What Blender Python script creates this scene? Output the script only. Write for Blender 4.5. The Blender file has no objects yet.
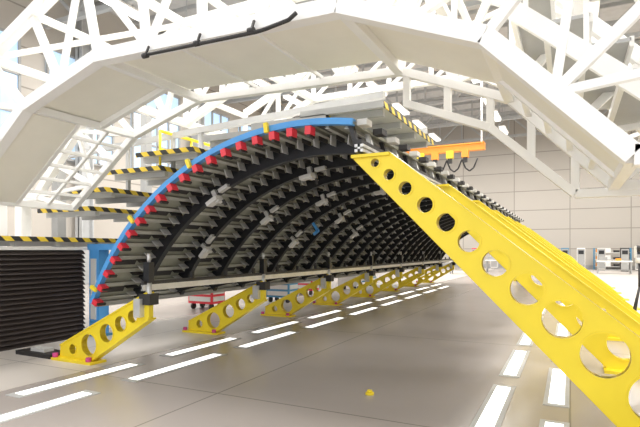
import bpy, bmesh, math, random
from mathutils import Vector, Matrix
random.seed(3)
S=1.5
sc=bpy.context.scene
def W(x,y,z): return Vector((x*S,y*S,(z+1)*S))

# ---------------- materials ----------------
def mat(name,col,rough=.5,metal=0,var=.06,scale=3,emis=None,es=0,bump=0):
    m=bpy.data.materials.new(name); m.use_nodes=True
    n=m.node_tree; b=n.nodes['Principled BSDF']
    tc=n.nodes.new('ShaderNodeTexCoord'); no=n.nodes.new('ShaderNodeTexNoise')
    no.inputs['Scale'].default_value=scale; no.inputs['Detail'].default_value=4
    n.links.new(tc.outputs['Object'],no.inputs['Vector'])
    r=n.nodes.new('ShaderNodeValToRGB')
    c=col
    r.color_ramp.elements[0].position=.3; r.color_ramp.elements[1].position=.7
    r.color_ramp.elements[0].color=(c[0]*(1-var),c[1]*(1-var),c[2]*(1-var),1)
    r.color_ramp.elements[1].color=(min(1,c[0]*(1+var)),min(1,c[1]*(1+var)),min(1,c[2]*(1+var)),1)
    n.links.new(no.outputs['Fac'],r.inputs['Fac']); n.links.new(r.outputs['Color'],b.inputs['Base Color'])
    b.inputs['Roughness'].default_value=rough; b.inputs['Metallic'].default_value=metal
    if emis:
        b.inputs['Emission Color'].default_value=(*emis,1); b.inputs['Emission Strength'].default_value=es
    return m
def stripes(name):
    m=bpy.data.materials.new(name); m.use_nodes=True
    n=m.node_tree; b=n.nodes['Principled BSDF']
    tc=n.nodes.new('ShaderNodeTexCoord'); w=n.nodes.new('ShaderNodeTexWave')
    w.wave_type='BANDS'; w.bands_direction='DIAGONAL'; w.inputs['Scale'].default_value=2.3
    n.links.new(tc.outputs['Object'],w.inputs['Vector'])
    r=n.nodes.new('ShaderNodeValToRGB'); r.color_ramp.interpolation='CONSTANT'
    r.color_ramp.elements[0].color=(.03,.03,.03,1); r.color_ramp.elements[1].position=.5; r.color_ramp.elements[1].color=(.80,.58,.05,1)
    n.links.new(w.outputs['Fac'],r.inputs['Fac']); n.links.new(r.outputs['Color'],b.inputs['Base Color'])
    return m
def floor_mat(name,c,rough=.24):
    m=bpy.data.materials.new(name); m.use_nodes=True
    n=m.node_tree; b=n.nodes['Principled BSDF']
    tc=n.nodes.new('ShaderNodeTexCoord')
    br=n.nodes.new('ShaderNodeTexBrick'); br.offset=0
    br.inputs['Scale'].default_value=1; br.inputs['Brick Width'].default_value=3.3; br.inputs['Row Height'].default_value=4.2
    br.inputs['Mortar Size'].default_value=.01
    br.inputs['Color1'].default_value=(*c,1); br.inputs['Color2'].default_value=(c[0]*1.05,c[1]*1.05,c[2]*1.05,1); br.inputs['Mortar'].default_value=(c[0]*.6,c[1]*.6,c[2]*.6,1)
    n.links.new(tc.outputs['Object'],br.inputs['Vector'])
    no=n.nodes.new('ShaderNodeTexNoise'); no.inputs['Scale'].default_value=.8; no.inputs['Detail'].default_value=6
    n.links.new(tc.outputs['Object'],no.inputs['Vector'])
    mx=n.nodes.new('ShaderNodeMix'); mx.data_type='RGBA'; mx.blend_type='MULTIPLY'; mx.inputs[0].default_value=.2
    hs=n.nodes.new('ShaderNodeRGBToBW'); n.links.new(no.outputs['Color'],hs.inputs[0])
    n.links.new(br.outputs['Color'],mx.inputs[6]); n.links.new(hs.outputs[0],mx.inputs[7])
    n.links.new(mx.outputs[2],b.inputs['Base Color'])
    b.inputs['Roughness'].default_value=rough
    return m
def wall_mat():
    m=bpy.data.materials.new('wall_cladding'); m.use_nodes=True
    n=m.node_tree; b=n.nodes['Principled BSDF']
    tc=n.nodes.new('ShaderNodeTexCoord'); mp=n.nodes.new('ShaderNodeMapping'); mp.inputs['Rotation'].default_value=(math.radians(90),0,0)
    br=n.nodes.new('ShaderNodeTexBrick'); br.offset=0
    br.inputs['Scale'].default_value=1; br.inputs['Brick Width'].default_value=4.2; br.inputs['Row Height'].default_value=1.6
    br.inputs['Mortar Size'].default_value=.035
    br.inputs['Color1'].default_value=(.50,.465,.415,1); br.inputs['Color2'].default_value=(.53,.495,.445,1); br.inputs['Mortar'].default_value=(.31,.285,.25,1)
    n.links.new(tc.outputs['Object'],mp.inputs['Vector']); n.links.new(mp.outputs['Vector'],br.inputs['Vector'])
    n.links.new(br.outputs['Color'],b.inputs['Base Color']); b.inputs['Roughness'].default_value=.7
    return m
M_floor=floor_mat('floor_coating',(.45,.405,.375)); M_wall=wall_mat()
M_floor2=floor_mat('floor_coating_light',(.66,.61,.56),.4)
M_white=mat('white_paint',(.90,.89,.86),.4,0,.02)
M_cream=mat('cream_panel',(.90,.87,.77),.55,0,.02)
M_yel=mat('yellow_paint',(.90,.70,.03),.38,0,.04)
M_blk=mat('black_composite',(.012,.013,.016),.4,0,.2,12)
M_skin=mat('primer_green_grey',(.33,.335,.27),.45,.0,.12,6)
M_str=mat('stringer_grey',(.24,.24,.20),.35,.2,.12,8)
M_sil=mat('silver_metal',(.66,.66,.64),.3,.3,.1,8)
M_cap=mat('stringer_cap',(.42,.42,.37),.3,.2,.1,8)
M_blue=mat('blue_edge',(.08,.33,.72),.4)
M_dblue=mat('blue_paint',(.07,.25,.42),.4)
M_red=mat('red_clamp',(.75,.04,.06),.4)
M_ora=mat('orange_paint',(.85,.32,.03),.45)
M_dark=mat('dark_rubber',(.03,.028,.027),.55)
M_brown=mat('dark_louver',(.045,.035,.032),.35)
M_grey=mat('grey_paint',(.36,.36,.35),.5)
M_mgrey=mat('platform_grey',(.46,.46,.45),.5)
M_lgrey=mat('light_grey_sheet',(.66,.65,.62),.5)
M_ceil=mat('ceiling_sheet',(.60,.60,.59),.7)
M_pink=mat('magenta_pad',(.6,.06,.25),.5)
M_str_y=stripes('hazard_stripe')
M_lamp=mat('lamp_diffuser',(.9,.9,.9),.4,0,0,3,(1,.98,.93),1.6)
M_win=mat('window_glass',(.3,.42,.55),.1,0,.05,1,(.55,.72,.9),.8)
M_steel=mat('roof_steel',(.48,.49,.49),.5)

# ---------------- mesh builder ----------------
class MB:
    def __init__(s,name): s.name=name; s.bm=bmesh.new(); s.mats=[]
    def mi(s,m):
        if m not in s.mats: s.mats.append(m)
        return s.mats.index(m)
    def hexa(s,pts,m):
        i=s.mi(m); v=[s.bm.verts.new(p) for p in pts]
        for q in ((0,3,2,1),(4,5,6,7),(0,1,5,4),(1,2,6,5),(2,3,7,6),(3,0,4,7)):
            f=s.bm.faces.new([v[k] for k in q]); f.material_index=i
    def box(s,x0,x1,y0,y1,z0,z1,m):
        s.hexa([W(x0,y0,z0),W(x1,y0,z0),W(x1,y1,z0),W(x0,y1,z0),W(x0,y0,z1),W(x1,y0,z1),W(x1,y1,z1),W(x0,y1,z1)],m)
    def beam(s,a,b,w,h,m,up=(0,0,1)):
        a=W(*a);b=W(*b);d=(b-a)
        if d.length<1e-6:return
        d.normalize(); u=Vector(up)
        if abs(d.dot(u))>.98: u=Vector((0,1,0))
        r=d.cross(u).normalized(); u=r.cross(d).normalized()
        r=r*(w*S/2);u=u*(h*S/2)
        s.hexa([a-r-u,a+r-u,b+r-u,b-r-u,a-r+u,a+r+u,b+r+u,b-r+u],m)
    def ibeam(s,a,b,w,h,m,t=.018):
        s.beam(a,b,t,h,m)
        up=Vector((0,0,1)); A=Vector(a);B=Vector(b); d=(B-A).normalized()
        if abs(d.dot(up))>.98: up=Vector((0,1,0))
        r=d.cross(up).normalized(); u=r.cross(d).normalized()
        for k in(-1,1):
            o=u*(k*(h-t)/2); s.beam(tuple(A+o),tuple(B+o),w,t,m)
    def tube(s,a,b,r,m,n=12):
        a=W(*a);b=W(*b);d=(b-a).normalized();u=Vector((0,0,1))
        if abs(d.dot(u))>.98:u=Vector((0,1,0))
        x=d.cross(u).normalized();y=x.cross(d)
        i=s.mi(m);A=[];B=[]
        for k in range(n):
            t=2*math.pi*k/n;o=(x*math.cos(t)+y*math.sin(t))*r*S
            A.append(s.bm.verts.new(a+o));B.append(s.bm.verts.new(b+o))
        for k in range(n):
            f=s.bm.faces.new([A[k],A[(k+1)%n],B[(k+1)%n],B[k]]);f.material_index=i;f.smooth=True
        s.bm.faces.new(A[::-1]).material_index=i; s.bm.faces.new(B).material_index=i
    def path(s,pts,r,m):
        for p,q in zip(pts[:-1],pts[1:]): s.tube(p,q,r,m,8)
    def arc(s,cx,cz,r0,r1,y0,y1,a0,a1,n,m):
        i=s.mi(m);rings=[]
        for k in range(n+1):
            t=math.radians(a0+(a1-a0)*k/n);c,sn=math.cos(t),math.sin(t)
            rings.append([s.bm.verts.new(W(cx+r*c,y,cz+r*sn)) for r,y in((r0,y0),(r1,y0),(r1,y1),(r0,y1))])
        for p,q in zip(rings[:-1],rings[1:]):
            for k in range(4):
                f=s.bm.faces.new([p[k],p[(k+1)%4],q[(k+1)%4],q[k]]);f.material_index=i
        s.bm.faces.new(rings[0][::-1]).material_index=i; s.bm.faces.new(rings[-1]).material_index=i
    def radbox(s,cx,cz,ang,r0,r1,tw,y0,y1,m):
        t=math.radians(ang);e=Vector((math.cos(t),math.sin(t)));q=Vector((-e.y,e.x))*tw/2
        P=[]
        for y in(y0,y1):
            for r,k in((r0,-1),(r0,1),(r1,1),(r1,-1)):
                p=e*r+q*k; P.append(W(cx+p.x,y,cz+p.y))
        s.hexa(P,m)
    def plate(s,outline,holes,y0,y1,m):
        cu=bpy.data.curves.new('tmp','CURVE');cu.dimensions='2D';cu.fill_mode='BOTH'
        cu.extrude=(y1-y0)*S/2
        def sp(pts):
            p=cu.splines.new('POLY');p.points.add(len(pts)-1)
            for k,(x,z) in enumerate(pts): p.points[k].co=(x*S,z*S,0,1)
            p.use_cyclic_u=True
        sp(outline)
        for(x,z,r)in holes: sp([(x+r*math.cos(t*math.pi/14),z+r*math.sin(t*math.pi/14)) for t in range(28)])
        o=bpy.data.objects.new('tmp',cu);sc.collection.objects.link(o)
        bpy.context.view_layer.update()
        me=bpy.data.meshes.new_from_object(o.evaluated_get(bpy.context.evaluated_depsgraph_get()))
        i=s.mi(m)
        vs=[s.bm.verts.new((v.co.x,(y0+y1)/2*S+v.co.z,v.co.y+S)) for v in me.vertices]
        for p in me.polygons:
            try:
                f=s.bm.faces.new([vs[k] for k in p.vertices]);f.material_index=i
            except ValueError: pass
        bpy.data.objects.remove(o);bpy.data.curves.remove(cu);bpy.data.meshes.remove(me)
        for(x,z,r)in holes: s.ring(x,z,r,r+.009,y0-.006,y1+.006,m)
    def ring(s,x,z,r0,r1,y0,y1,m,n=28):
        i=s.mi(m);R=[]
        for k in range(n):
            t=2*math.pi*k/n;c,sn=math.cos(t),math.sin(t)
            R.append([s.bm.verts.new(W(x+r*c,y,z+r*sn)) for r,y in((r0,y0),(r1,y0),(r1,y1),(r0,y1))])
        for k in range(n):
            p,q=R[k],R[(k+1)%n]
            for j in range(4):
                f=s.bm.faces.new([p[j],p[(j+1)%4],q[(j+1)%4],q[j]]);f.material_index=i
    def done(s,bevel=0):
        bmesh.ops.recalc_face_normals(s.bm,faces=s.bm.faces)
        me=bpy.data.meshes.new(s.name);s.bm.to_mesh(me);s.bm.free()
        for m in s.mats: me.materials.append(m)
        o=bpy.data.objects.new(s.name,me);sc.collection.objects.link(o)
        if bevel:
            md=o.modifiers.new('bev','BEVEL');md.width=bevel;md.segments=2;md.limit_method='ANGLE'
        return o

# ---------------- room shell ----------------
XL,XR,YB,YF,ZC=-13,7,30,-4,7.5
b=MB('floor');b.box(XL,XR,YF,YB,-1.1,-1,M_floor);b.done()
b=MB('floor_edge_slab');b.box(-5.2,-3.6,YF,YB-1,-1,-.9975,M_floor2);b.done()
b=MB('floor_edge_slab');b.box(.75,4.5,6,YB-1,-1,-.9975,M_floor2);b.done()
b=MB('wall_back');b.box(XL,XR,YB,YB+.15,-1,ZC,M_wall);b.done()
b=MB('wall_left');b.box(XL-.15,XL,YF,YB,-1,ZC,M_wall);b.done()
b=MB('wall_right');b.box(XR,XR+.15,YF,YB,-1,ZC,M_wall);b.done()
b=MB('ceiling');b.box(XL,XR,YF,YB,ZC,ZC+.1,M_ceil)
for k in range(24): b.box(XL,XR,YF+.5+k*1.4,YF+.56+k*1.4,ZC-.12,ZC,M_steel)
b.done()
b=MB('baseboard_back');b.box(XL,XR,YB-.05,YB,-1,-.8,M_grey);b.done()
for k in range(9):
    b=MB('window_%d'%(k+1));y=3+k*3
    b.box(XL,XL+.06,y,y+2.2,2.6,5.6,M_win)
    for j in range(5): b.box(XL+.05,XL+.12,y+j*.55-.03,y+j*.55+.03,2.6,5.6,M_grey)
    for j in range(4): b.box(XL+.05,XL+.12,y,y+2.2,2.6+j-.03,2.6+j+.03,M_grey)
    b.done()
for k in range(1):
    b=MB('door_%d'%(k+1));x=-2.2;D=YB-.07
    b.box(x,x+.9,D-.06,D,-1,.4,M_wall);b.box(x-.06,x,D-.08,D,-1,.46,M_grey);b.box(x+.9,x+.96,D-.08,D,-1,.46,M_grey);b.box(x-.06,x+.96,D-.08,D,.4,.46,M_grey);b.done()
for y in range(1,30,4):
    b=MB('roof_truss')
    z0,z1=ZC-1.3,ZC-.12
    b.beam((XL,y,z0),(XR,y,z0),.14,.14,M_steel);b.beam((XL,y,z1),(XR,y,z1),.14,.14,M_steel)
    n=16
    for k in range(n):
        xa=XL+(XR-XL)*k/n;xb=XL+(XR-XL)*(k+1)/n
        if k%2: b.beam((xa,y,z0),(xb,y,z1),.08,.08,M_steel)
        else: b.beam((xa,y,z1),(xb,y,z0),.08,.08,M_steel)
        b.beam((xa,y,z0),(xa,y,z1),.07,.07,M_steel)
    b.done()
for k,x in enumerate((-10,-6.5,-3,.5,4)):
    b=MB('ceiling_luminaire')
    for y in range(2,29,3):
        b.box(x-.12,x+.12,y,y+1.6,ZC-1.5,ZC-1.42,M_lamp);b.box(x-.16,x+.16,y-.05,y+1.65,ZC-1.42,ZC-1.38,M_white)
        b.beam((x,y+.3,ZC-1.4),(x,y+.3,ZC),.02,.02,M_steel);b.beam((x,y+1.3,ZC-1.4),(x,y+1.3,ZC),.02,.02,M_steel)
    b.done()
for y in range(0,31,5):
    b=MB('steel_column');b.ibeam((XL+.3,y,-1),(XL+.3,y,ZC),.3,.4,M_steel,.04);b.done()

# ---------------- fuselage panel ----------------
CX,CZ,R=-1.65,-1.396,2.27
A0,A1=80,155.6; Y0,Y1=3.0,15.6
b=MB('fuselage_panel')
b.arc(CX,CZ,R-.02,R,Y0,Y1,A0,A1,48,M_skin)
b.arc(CX,CZ,R-.03,R+.012,Y0-.02,Y0+.03,A0,A1,60,M_blue)
NS=21
for k in range(NS):
    a=A0+1.5+(A1-A0-3)*k/(NS-1)
    b.radbox(CX,CZ,a,R-.045,R-.02,.02,Y0+.03,Y1,M_str)
    b.radbox(CX,CZ,a,R-.05,R-.045,.036,Y0+.03,Y1,M_cap)
NF=23
SPF=.53
for f in range(NF):
    y=Y0+.40+f*SPF
    b.arc(CX,CZ,R-.15,R-.07,y,y+.02,A0+1,A1-2,60,M_blk)
    b.arc(CX,CZ,R-.155,R-.147,y-.02,y+.035,A0+1,A1-2,60,M_blk)
    for k in range(NS-1):
        a=A0+1.5+(A1-A0-3)*(k+.5)/(NS-1)
        b.radbox(CX,CZ,a,R-.075,R-.018,.06,y,y+.015,M_blk)
        if f<14:
            b.radbox(CX,CZ,a+.9,R-.10,R-.03,.008,y-.09,y,M_sil)
            b.radbox(CX,CZ,a-.9,R-.075,R-.03,.008,y-.14,y,M_dark)
            if (k+f)%2: b.radbox(CX,CZ,a,R-.024,R-.0205,.05,y-.36,y-.12,M_dark)
    b.beam((-3.63,y,-.42),(-3.14,y,-.30),.03,.04,M_blk)
b.done()
b=MB('red_edge_clamps')
for k in range(NS-2):
    a=A0+8+(A1-A0-9)*k/(NS-3)
    b.radbox(CX,CZ,a,R-.095,R-.04,.045,Y0-.04,Y0+.03,M_red)
    b.radbox(CX,CZ,a,R-.11,R-.095,.02,Y0-.03,Y0+.05,M_dark)
    if k%5==2: b.radbox(CX,CZ,a+1,R-.04,R+.03,.03,Y0-.05,Y0-.025,M_yel)
b.done()
b=MB('assembly_brackets')
for f,a in((0,119),(1,138),(2,124),(1,101),(3,112),(4,134),(5,120),(7,128),(4,98)):
    y=Y0+.40+f*SPF
    b.radbox(CX,CZ,a,R-.21,R-.10,.04,y-.03,y+.04,M_sil);b.radbox(CX,CZ,a+1.0,R-.20,R-.165,.12,y-.06,y+.02,M_lgrey)
    b.radbox(CX,CZ,a-1,R-.26,R-.21,.02,y,y+.02,M_dark);b.radbox(CX,CZ,a-3,R-.16,R-.13,.1,y-.05,y,M_sil)
b.done()
b=MB('blue_clip');y=Y0+.40+4*SPF
b.radbox(CX,CZ,125,R-.28,R-.14,.03,y,y+.03,M_blue);b.radbox(CX,CZ,126,R-.29,R-.26,.08,y,y+.03,M_blue);b.done()
b=MB('panel_support_rail')
b.ibeam((-3.12,3.0,-.31),(-3.12,15.6,-.31),.03,.05,M_sil,.012)
b.beam((-3.12,3.0,-.27),(-3.12,15.6,-.27),.03,.03,M_dark)
b.beam((-3.66,3.0,-.47),(-3.66,15.6,-.47),.05,.04,M_grey)
for k in range(25):
    y=3.1+k*.5;b.beam((-3.12,y,-.26),(-3.12,y,-.2),.03,.03,M_dark)
b.done()
b=MB('panel_support_rail')
b.ibeam((-1.22,3.0,.66),(-1.22,15.6,.66),.06,.05,M_sil)
b.beam((-1.22,3.0,.70),(-1.22,15.6,.70),.04,.03,M_dark)
for k in range(42):
    y=3.05+k*.3; b.beam((-1.25,y,.68),(-1.3,y,.84),.04,.03,M_sil if k%2 else M_dark)
    b.beam((-1.22,y,.84),(-1.22,y+.1,.84),.07,.04,M_dark if k%2 else M_lgrey)
b.done()

# ---------------- yellow supports ----------------
SP=1.72
hx=[-1.12,-1.026,-.92,-.795,-.668,-.535,-.387,-.22,-.04,.165,.40]
hr=[.028,.035,.042,.049,.056,.064,.075,.088,.103,.119,.13]
for k in range(8):
    y=3.03+k*SP
    b=MB('yellow_support_beam')
    out=[(-1.27,.6),(-1.03,.62),(.33,-.46),(1.0,-1),(.30,-1)]
    holes=[(x,.56-.87*(x+1.12),r) for x,r in zip(hx,hr)]
    b.plate(out,holes,y,y+.05,M_yel)
    b.beam((-1.03,y+.04,.62),(1.0,y+.04,-1),.09,.012,M_yel)
    b.beam((-1.27,y+.04,.6),(.30,y+.04,-1),.06,.012,M_yel)
    b.box(-1.28,-1.02,y-.02,y+.1,.6,.62,M_yel)
    b.box(.25,1.05,y-.1,y+.15,-1,-.975,M_yel)
    b.done()
    b=MB('yellow_support_foot')
    out=[(-4.18,-1),(-4.17,-.87),(-3.12,-.36),(-3.08,-.38),(-3.08,-.56),(-3.78,-.985),(-3.80,-1)]
    b.plate(out,[(-3.79,-.835,.095),(-3.57,-.715,.08),(-3.40,-.625,.066),(-3.26,-.555,.052),(-4.0,-.89,.045)],y,y+.05,M_yel)
    b.beam((-4.17,y+.035,-.87),(-3.10,y+.035,-.352),.09,.014,M_yel)
    b.beam((-3.80,y+.035,-.995),(-3.08,y+.035,-.565),.09,.014,M_yel)
    b.box(-4.22,-3.7,y-.06,y+.11,-1,-.975,M_yel)
    for dx in(-4.2,-3.76): b.tube((dx,y-.03,-1),(dx,y-.03,-.94),.024,M_pink)
    b.done()
    b=MB('height_actuator')
    b.box(-3.17,-3.05,y-.02,y+.08,-.45,-.36,M_dark);b.tube((-3.11,y+.03,-.45),(-3.11,y+.03,-.27),.025,M_sil)
    b.box(-3.14,-3.08,y,y+.06,-.27,-.10,M_blk);b.box(-3.2,-3.13,y-.05,y,-.55,-.4,M_sil)
    b.tube((-3.11,y+.03,-.10),(-3.11,y+.03,-.03),.015,M_sil)
    b.done()
    if k<1:
        b=MB('floor_anchor_plate')
        b.box(-4.75,-4.25,y-.05,y+.15,-.9975,-.96,M_dark);b.box(-4.6,-4.4,y,y+.1,-.96,-.93,M_lgrey);b.done()

# ---------------- floor lights ----------------
def strip(x,y0,y1,w=.095):
    b=MB('floor_light');b.box(x-w/2-.03,x+w/2+.03,y0-.05,y1+.05,-1,-.996,M_mgrey);b.box(x-w/2,x+w/2,y0,y1,-.996,-.993,M_lamp);b.done()
for k in range(9):
    y=1.36+k*1.44
    strip(-3.01,y,y+1.03);strip(-3.40,y+.80,y+1.81)
    strip(-.43,y,y+1.05);strip(-.08,y+.78,y+1.81)

# ---------------- left dock ----------------
b=MB('louvre_barrier')
b.box(-5.12,-5.06,-1,3.95,-1,0,M_brown)
for k in range(20):
    z=-1+.05*k
    b.hexa([W(-5.06,-1,z),W(-5.0,-1,z),W(-5.0,3.95,z),W(-5.06,3.95,z),W(-5.06,-1,z+.045),W(-5.04,-1,z+.045),W(-5.04,3.95,z+.045),W(-5.06,3.95,z+.045)],M_brown)
b.box(-5.14,-5.0,-1,3.97,0,.03,M_lgrey)
b.done()
b=MB('blue_post');b.box(-5.0,-4.84,4.0,4.14,-1,.04,M_blue);b.box(-5.02,-4.5,3.99,4.16,.0,.07,M_blue);b.box(-5.04,-4.8,3.98,4.18,-1,-.97,M_dblue);b.box(-4.96,-4.88,3.985,4.0,-.8,-.1,M_lgrey);b.done()
plats=[(-5.0,.1,-1,15,.8,1),(-4.8,.45,3.85,15,.9,1),(-4.55,.65,3.85,15,.9,1),(-3.9,.86,4.0,15,.8,1),(-3.45,1.02,4.0,15,.8,1),(-2.6,1.14,4.1,6,.8,0),(-2.0,1.2,4.1,6,.8,0),(-1.45,1.25,4.1,5.9,.8,0)]
for x,z,ya,yb,w,fs in plats:
    b=MB('work_platform')
    b.box(x-w,x,ya,yb,z,z+.03,M_lgrey)
    b.box(x,x+.012,ya,yb,z-.01,z+.04,M_str_y)
    if fs: b.box(x-w,x+.012,ya-.012,ya,z-.01,z+.04,M_str_y)
    else: b.box(x-w,x+.012,ya-.012,ya,z-.02,z+.04,M_grey)
    yy=ya+.1
    while yy<yb:
        b.box(x-w,x-.03,yy,yy+.05,z-.06,z,M_mgrey);yy+=.5
    b.done()
b=MB('dock_frame')
for k in range(8):
    y=4.3+k*1.5
    b.beam((-5.95,y,-1),(-5.95,y,2.2),.12,.12,M_grey)
    b.beam((-5.95,y,1.2),(-3.5 if k>1 else -1.5,y,1.4),.06,.06,M_mgrey)
    for px,pz in((-4.0,.9),(-3.6,1.06),(-4.7,.7)): b.beam((px,y,pz),(px,y,1.32),.04,.04,M_mgrey)
b.done()
b=MB('yellow_handrail')
for k in range(5):
    y=4.1+k*.5
    b.tube((-4.0,y,.9),(-4.0,y,1.3),.015,M_yel)
b.tube((-4.0,4.1,1.3),(-4.0,6.1,1.3),.018,M_yel);b.tube((-4.0,4.1,1.1),(-4.0,6.1,1.1),.015,M_yel);b.done()

# ---------------- white gantry ----------------
I=[(-4.75,.45),(-3.85,1.13),(-3.03,1.38),(-1.13,1.33),(-.365,1.02),(.24,.40),(1.5,.38)]
O=[(-5.35,.6),(-4.35,1.6),(-3.2,2.1),(-1.0,2.1),(.05,1.5),(.75,.8),(1.5,.8)]
sub=[3,2,4,2,2,2]
b=MB('white_gantry')
GY=(2.5,3.6)
def lerp(p,q,t): return (p[0]+(q[0]-p[0])*t,p[1]+(q[1]-p[1])*t)
for gi,y in enumerate(GY):
    w=.09 if gi==0 else .06
    for (p,q,op,oq,n) in zip(I[:-1],I[1:],O[:-1],O[1:],sub):
        b.beam((p[0],y,p[1]),(q[0],y,q[1]),w,w,M_white)
        b.beam((op[0],y,op[1]),(oq[0],y,oq[1]),.08,.08,M_white)
        for k in range(n):
            i0,i1=lerp(p,q,k/n),lerp(p,q,(k+1)/n);o0,o1=lerp(op,oq,k/n),lerp(op,oq,(k+1)/n)
            b.beam((i0[0],y,i0[1]),(o0[0],y,o0[1]),.05,.05,M_white)
            if k%2: b.beam((i0[0],y,i0[1]),(o1[0],y,o1[1]),.04,.04,M_white)
            else: b.beam((o0[0],y,o0[1]),(i1[0],y,i1[1]),.04,.04,M_white)
for P in (I,O):
    for (x,z) in P: b.beam((x,GY[0],z),(x,GY[1],z),.06,.06,M_white)
for p,q in zip(O[:-1],O[1:]):
    b.beam((p[0],GY[0],p[1]),(q[0],GY[1],q[1]),.04,.04,M_white)
    m=lerp(p,q,.5);b.beam((m[0],GY[0],m[1]),(m[0],GY[1],m[1]),.05,.05,M_white)
def sof(p,q,ya,yb,t=.02,off=.03):
    d=Vector((q[0]-p[0],q[1]-p[1])).normalized();nn=Vector((-d.y,d.x))
    o0=nn*off;o1=nn*(off+t)
    pts=[]
    for o in(o0,o1):
        pts+=[W(p[0]+o.x,ya,p[1]+o.y),W(q[0]+o.x,ya,q[1]+o.y),W(q[0]+o.x,yb,q[1]+o.y),W(p[0]+o.x,yb,p[1]+o.y)]
    b.hexa(pts,M_cream)
sof(lerp(I[0],I[1],.02),lerp(I[0],I[1],.97),2.56,2.97,off=-.02)
b.beam((I[0][0],2.98,I[0][1]),(I[1][0],2.98,I[1][1]),.04,.05,M_white)
b.beam((I[0][0],3.3,I[0][1]),(I[1][0],3.3,I[1][1]),.03,.03,M_white)
for k in range(1,6):
    m=lerp(I[0],I[1],k/6);b.beam((m[0],2.98,m[1]),(m[0],3.6,m[1]),.03,.03,M_white)
sof(I[1],I[2],2.55,3.2);b.beam((I[1][0],3.2,I[1][1]),(I[2][0],3.2,I[2][1]),.05,.05,M_white)
sof(I[2],I[3],2.55,3.45,off=.04)
for t in(.33,.66):
    m=lerp(I[2],I[3],t);b.beam((m[0],2.5,m[1]+.035),(m[0],3.6,m[1]+.035),.015,.03,M_white)
sof(I[3],I[4],2.55,3.45,off=.04);sof(I[4],I[5],2.55,3.1,off=-.01);sof(I[5],I[6],2.55,3.0)
b.beam((I[4][0],3.12,I[4][1]),(I[5][0],3.12,I[5][1]),.05,.06,M_white)
for k in range(1,5):
    m=lerp(I[4],I[5],k/5);b.beam((m[0],3.12,m[1]),(m[0],3.6,m[1]),.035,.035,M_white)
RL=[(-1.08,1.08),(-.49,.84),(.03,.36),(1.2,.36)]
for yy in(3.6,):
    for p,q in zip(RL[:-1],RL[1:]): b.beam((p[0],yy,p[1]),(q[0],yy,q[1]),.055,.055,M_white)
for x,z0,z1 in((-1.08,1.06,1.34),(-.78,.96,1.19),(-.49,.82,1.08),(-.23,.6,.89),(.03,.36,.62),(.5,.36,.8),(.9,.36,.8)): b.beam((x,3.6,z0),(x,3.6,z1),.05,.05,M_white)
for y in GY:
    b.beam((-5.6,y,.15),(-5.6,y,.9),.12,.12,M_white);b.beam((-5.6,y,.6),(-5.3,y,.6),.1,.1,M_white)
    b.beam((-6.05,y,-1),(-6.05,y,.9),.12,.12,M_white);b.beam((-6.05,y,.85),(-5.55,y,.85),.1,.1,M_white)
    b.beam((1.6,y,-1),(1.6,y,.95),.14,.14,M_white);b.beam((1.4,y,.8),(1.6,y,.8),.1,.1,M_white);b.beam((1.4,y,.36),(1.6,y,.36),.1,.1,M_white)
for y in(4.9,6.2):
    for p,q,n in((O[1],O[2],2),(O[2],O[3],4),(O[3],O[4],2),(O[4],O[5],2)):
        b.beam((p[0],y,p[1]),(q[0],y,q[1]),.08,.08,M_white)
        b.beam((p[0],y,p[1]+.45),(q[0],y,q[1]+.45),.08,.08,M_white)
        for k in range(n):
            a0=lerp(p,q,k/n);a1=lerp(p,q,(k+1)/n)
            b.beam((a0[0],y,a0[1]),(a0[0],y,a0[1]+.45),.05,.05,M_white)
            b.beam((a0[0],y,a0[1]),(a1[0],y,a1[1]+.45),.04,.04,M_white)
for (x,z) in O[1:6]: b.beam((x,3.6,z),(x,6.2,z),.08,.08,M_white);b.beam((x,3.6,z+.4),(x,6.2,z+.4),.06,.06,M_white)
for k in range(7):
    x=-.28+k*.17;z=1.28-k*.15
    b.box(x,x+.2,2.75,4.0,z,z+.02,M_mgrey)
    b.beam((x,2.75,z),(x,4.0,z),.03,.05,M_white);b.beam((x+.2,2.75,z),(x+.2,4.0,z),.02,.05,M_white)
for y in(2.72,4.03):
    b.beam((-.28,y,1.24),(.95,y,.18),.03,.09,M_white)
    b.beam((-.2,y,1.6),(1.0,y,.55),.03,.03,M_white)
    for k in range(5): b.beam((-.2+k*.27,y,1.2-k*.235),(-.2+k*.27,y,1.6-k*.235),.025,.025,M_white)
b.done(.004)
b=MB('black_hose_tube')
b.path([(-2.5,2.41,1.275),(-1.62,2.41,1.255),(-1.55,2.41,1.26),(-1.4,2.41,1.28),(-1.35,2.41,1.31)],.012,M_dark)
for x in(-2.48,-2.05,-1.65): b.tube((x-.02,2.41,1.27),(x+.02,2.41,1.27),.018,M_dark);b.beam((x,2.41,1.27),(x,2.44,1.34),.012,.012,M_dark)
b.done()

# ---------------- crane ----------------
b=MB('overhead_crane')
b.box(-8,-2.5,17,17.25,3.3,3.5,M_ora)
b.box(-8,-2.5,16.95,17.3,3.5,3.54,M_ora)
for k in range(10):
    x=-7.7+k*.5
    b.box(x,x+.22,16.8,17.0,3.05,3.3,M_ora if k%2 else M_yel)
    b.box(x+.05,x+.17,16.82,16.98,2.9,3.05,M_dark)
    b.path([(x,16.9,3.0),(x+.12,16.9,2.7),(x+.25,16.9,2.6),(x+.38,16.9,2.7),(x+.5,16.9,3.0)],.025,M_dark)
for x in(-7.9,-2.6): b.beam((x,17.1,3.5),(x,17.1,ZC-1.3),.06,.06,M_steel)
b.done()
b=MB('black_assembly_hoop')
b.arc(-.6,-1,.75,.95,17.2,17.5,0,180,32,M_dark)
b.arc(-.6,-1,.95,1.02,17.1,17.6,0,180,32,M_yel);b.done()

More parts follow.
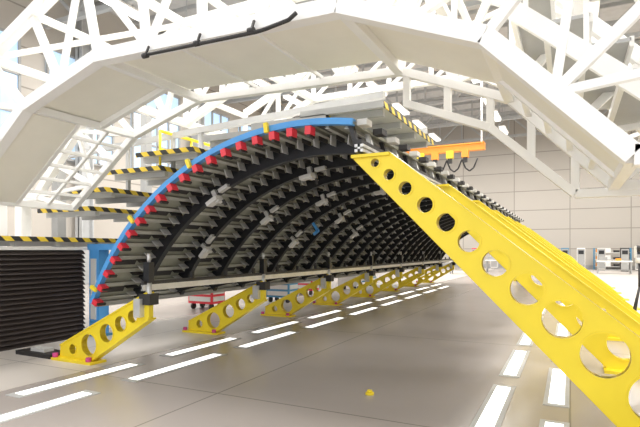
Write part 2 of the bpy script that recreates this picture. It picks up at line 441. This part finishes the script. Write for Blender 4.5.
# ---------------- shop clutter ----------------
def cart(x,y,c,name='tool_cart'):
    b=MB(name)
    b.box(x,x+.5,y,y+.35,-.9,-.5,c);b.box(x-.01,x+.51,y-.01,y+.36,-.5,-.47,M_dark)
    for k in range(3): b.box(x+.5,x+.512,y+.03,y+.32,-.86+k*.12,-.78+k*.12,M_lgrey);b.box(x+.03,x+.47,y-.012,y,-.86+k*.12,-.78+k*.12,M_lgrey)
    for dx in(.06,.44):
        for dy in(.06,.29): b.tube((x+dx-.02,y+dy,-.95),(x+dx+.02,y+dy,-.95),.05,M_dark)
    b.tube((x+.5,y+.05,-.42),(x+.5,y+.3,-.42),.012,M_sil);b.tube((x+.5,y+.05,-.47),(x+.5,y+.05,-.42),.01,M_sil);b.tube((x+.5,y+.3,-.47),(x+.5,y+.3,-.42),.01,M_sil)
    b.done()
cart(-5.8,6.6,M_red);cart(-5.2,8.1,M_dblue);cart(-5.6,9.8,M_red);cart(-5.2,11.4,M_lgrey);cart(-5.4,13,M_dblue)
def bench(x,y):
    b=MB('work_bench');b.box(x,x+1.3,y,y+.5,-.5,-.45,M_white)
    for dx in(.05,1.25):
        for dy in(.05,.45): b.beam((x+dx,y+dy,-1),(x+dx,y+dy,-.5),.05,.05,M_grey)
    b.box(x+.1,x+.4,y+.1,y+.4,-.45,-.3,M_grey);b.box(x+.7,x+.9,y+.1,y+.3,-.45,-.35,M_ora);b.box(x+.05,x+1.25,y+.05,y+.45,-.85,-.82,M_grey);b.done()
for x,y in((-3.5,24),(-1.2,25),(1.0,24),(2.2,20),(-4.5,21)): bench(x,y)
def cab(x,y,m,h=.75):
    b=MB('control_cabinet');b.box(x,x+.35,y,y+.35,-.96,-1+h,m);b.box(x+.02,x+.33,y-.012,y,-.9,-1+h-.05,M_grey);b.box(x+.06,x+.29,y-.02,y-.012,-1+h-.3,-1+h-.12,M_blk)
    b.box(x+.03,x+.32,y+.03,y+.32,-1,-.96,M_dark);b.tube((x+.3,y-.03,-.7),(x+.3,y-.03,-.6),.01,M_sil);b.done()
cab(1.3,9.5,M_dark,1.0);cab(1.9,12,M_white,.9);cab(2.3,16,M_yel,.8)
for x,y,m in((.3,27,M_white),(-.4,28,M_dblue),(1.2,28,M_lgrey),(2.1,27,M_dark),(-4.6,27,M_red),(-3.8,28,M_white),(2.8,28,M_white)): cab(x,y,m,1.1)
def rack(x,y):
    b=MB('storage_rack')
    for dx in(0,1.6):
        for dy in(0,.4): b.beam((x+dx,y+dy,-1),(x+dx,y+dy,.1),.05,.05,M_dblue)
    for z in(-.85,-.5,-.15): 
        b.box(x,x+1.6,y,y+.4,z,z+.03,M_lgrey)
        for j in range(4): b.box(x+.08+j*.39,x+.34+j*.39,y+.05,y+.35,z+.03,z+.14+.05*((j+int(x))%3),(M_grey,M_ora,M_white,M_dark)[(j+int(y))%4])
    b.done()
rack(-2.6,28.4);rack(3.4,27.5);rack(1.1,29)
b=MB('laser_tracker')
x,y=.95,9.0
for t in range(3):
    a=t*2.094;b.tube((x+.16*math.cos(a),y+.16*math.sin(a),-1),(x,y,-.55),.015,M_dark)
b.tube((x,y,-.6),(x,y,-.2),.02,M_dark);b.tube((x,y,-.2),(x,y,-.12),.06,M_lgrey);b.box(x-.07,x-.04,y-.04,y+.04,-.12,.06,M_lgrey);b.box(x+.04,x+.07,y-.04,y+.04,-.12,.06,M_lgrey);b.tube((x-.04,y,.02),(x+.04,y,.02),.05,M_dark);b.done()
b=MB('yellow_floor_marker');b.tube((-1.24,3.25,-1),(-1.24,3.25,-.985),.03,M_yel);b.tube((-1.24,3.25,-.985),(-1.24,3.25,-.97),.018,M_yel);b.done()

# ---------------- lights ----------------
w=bpy.data.worlds.new('world');sc.world=w;w.use_nodes=True
w.node_tree.nodes['Background'].inputs[0].default_value=(.97,.98,1,1);w.node_tree.nodes['Background'].inputs[1].default_value=1.8
def area(x,y,z,sx,sy,p,rot=(0,0,0),col=(1,.975,.94)):
    l=bpy.data.lights.new('hall_light','AREA');l.shape='RECTANGLE';l.size=sx*S;l.size_y=sy*S;l.energy=p;l.color=col
    o=bpy.data.objects.new('hall_light',l);o.location=W(x,y,z);o.rotation_euler=rot;sc.collection.objects.link(o)
for y in(3,10,17,24): 
    for x in(-9,-3,3): area(x,y,ZC-1.6,2,3,900)
# ---------------- camera ----------------
cd=bpy.data.cameras.new('camera');cd.sensor_width=36;cd.lens=500/640*36;cd.shift_y=36.5/640;cd.clip_end=500
co=bpy.data.objects.new('camera',cd);co.location=W(0,0,0);co.rotation_euler=(math.radians(90),0,math.atan(.5));sc.collection.objects.link(co);sc.camera=co
sc.view_settings.view_transform='Standard'
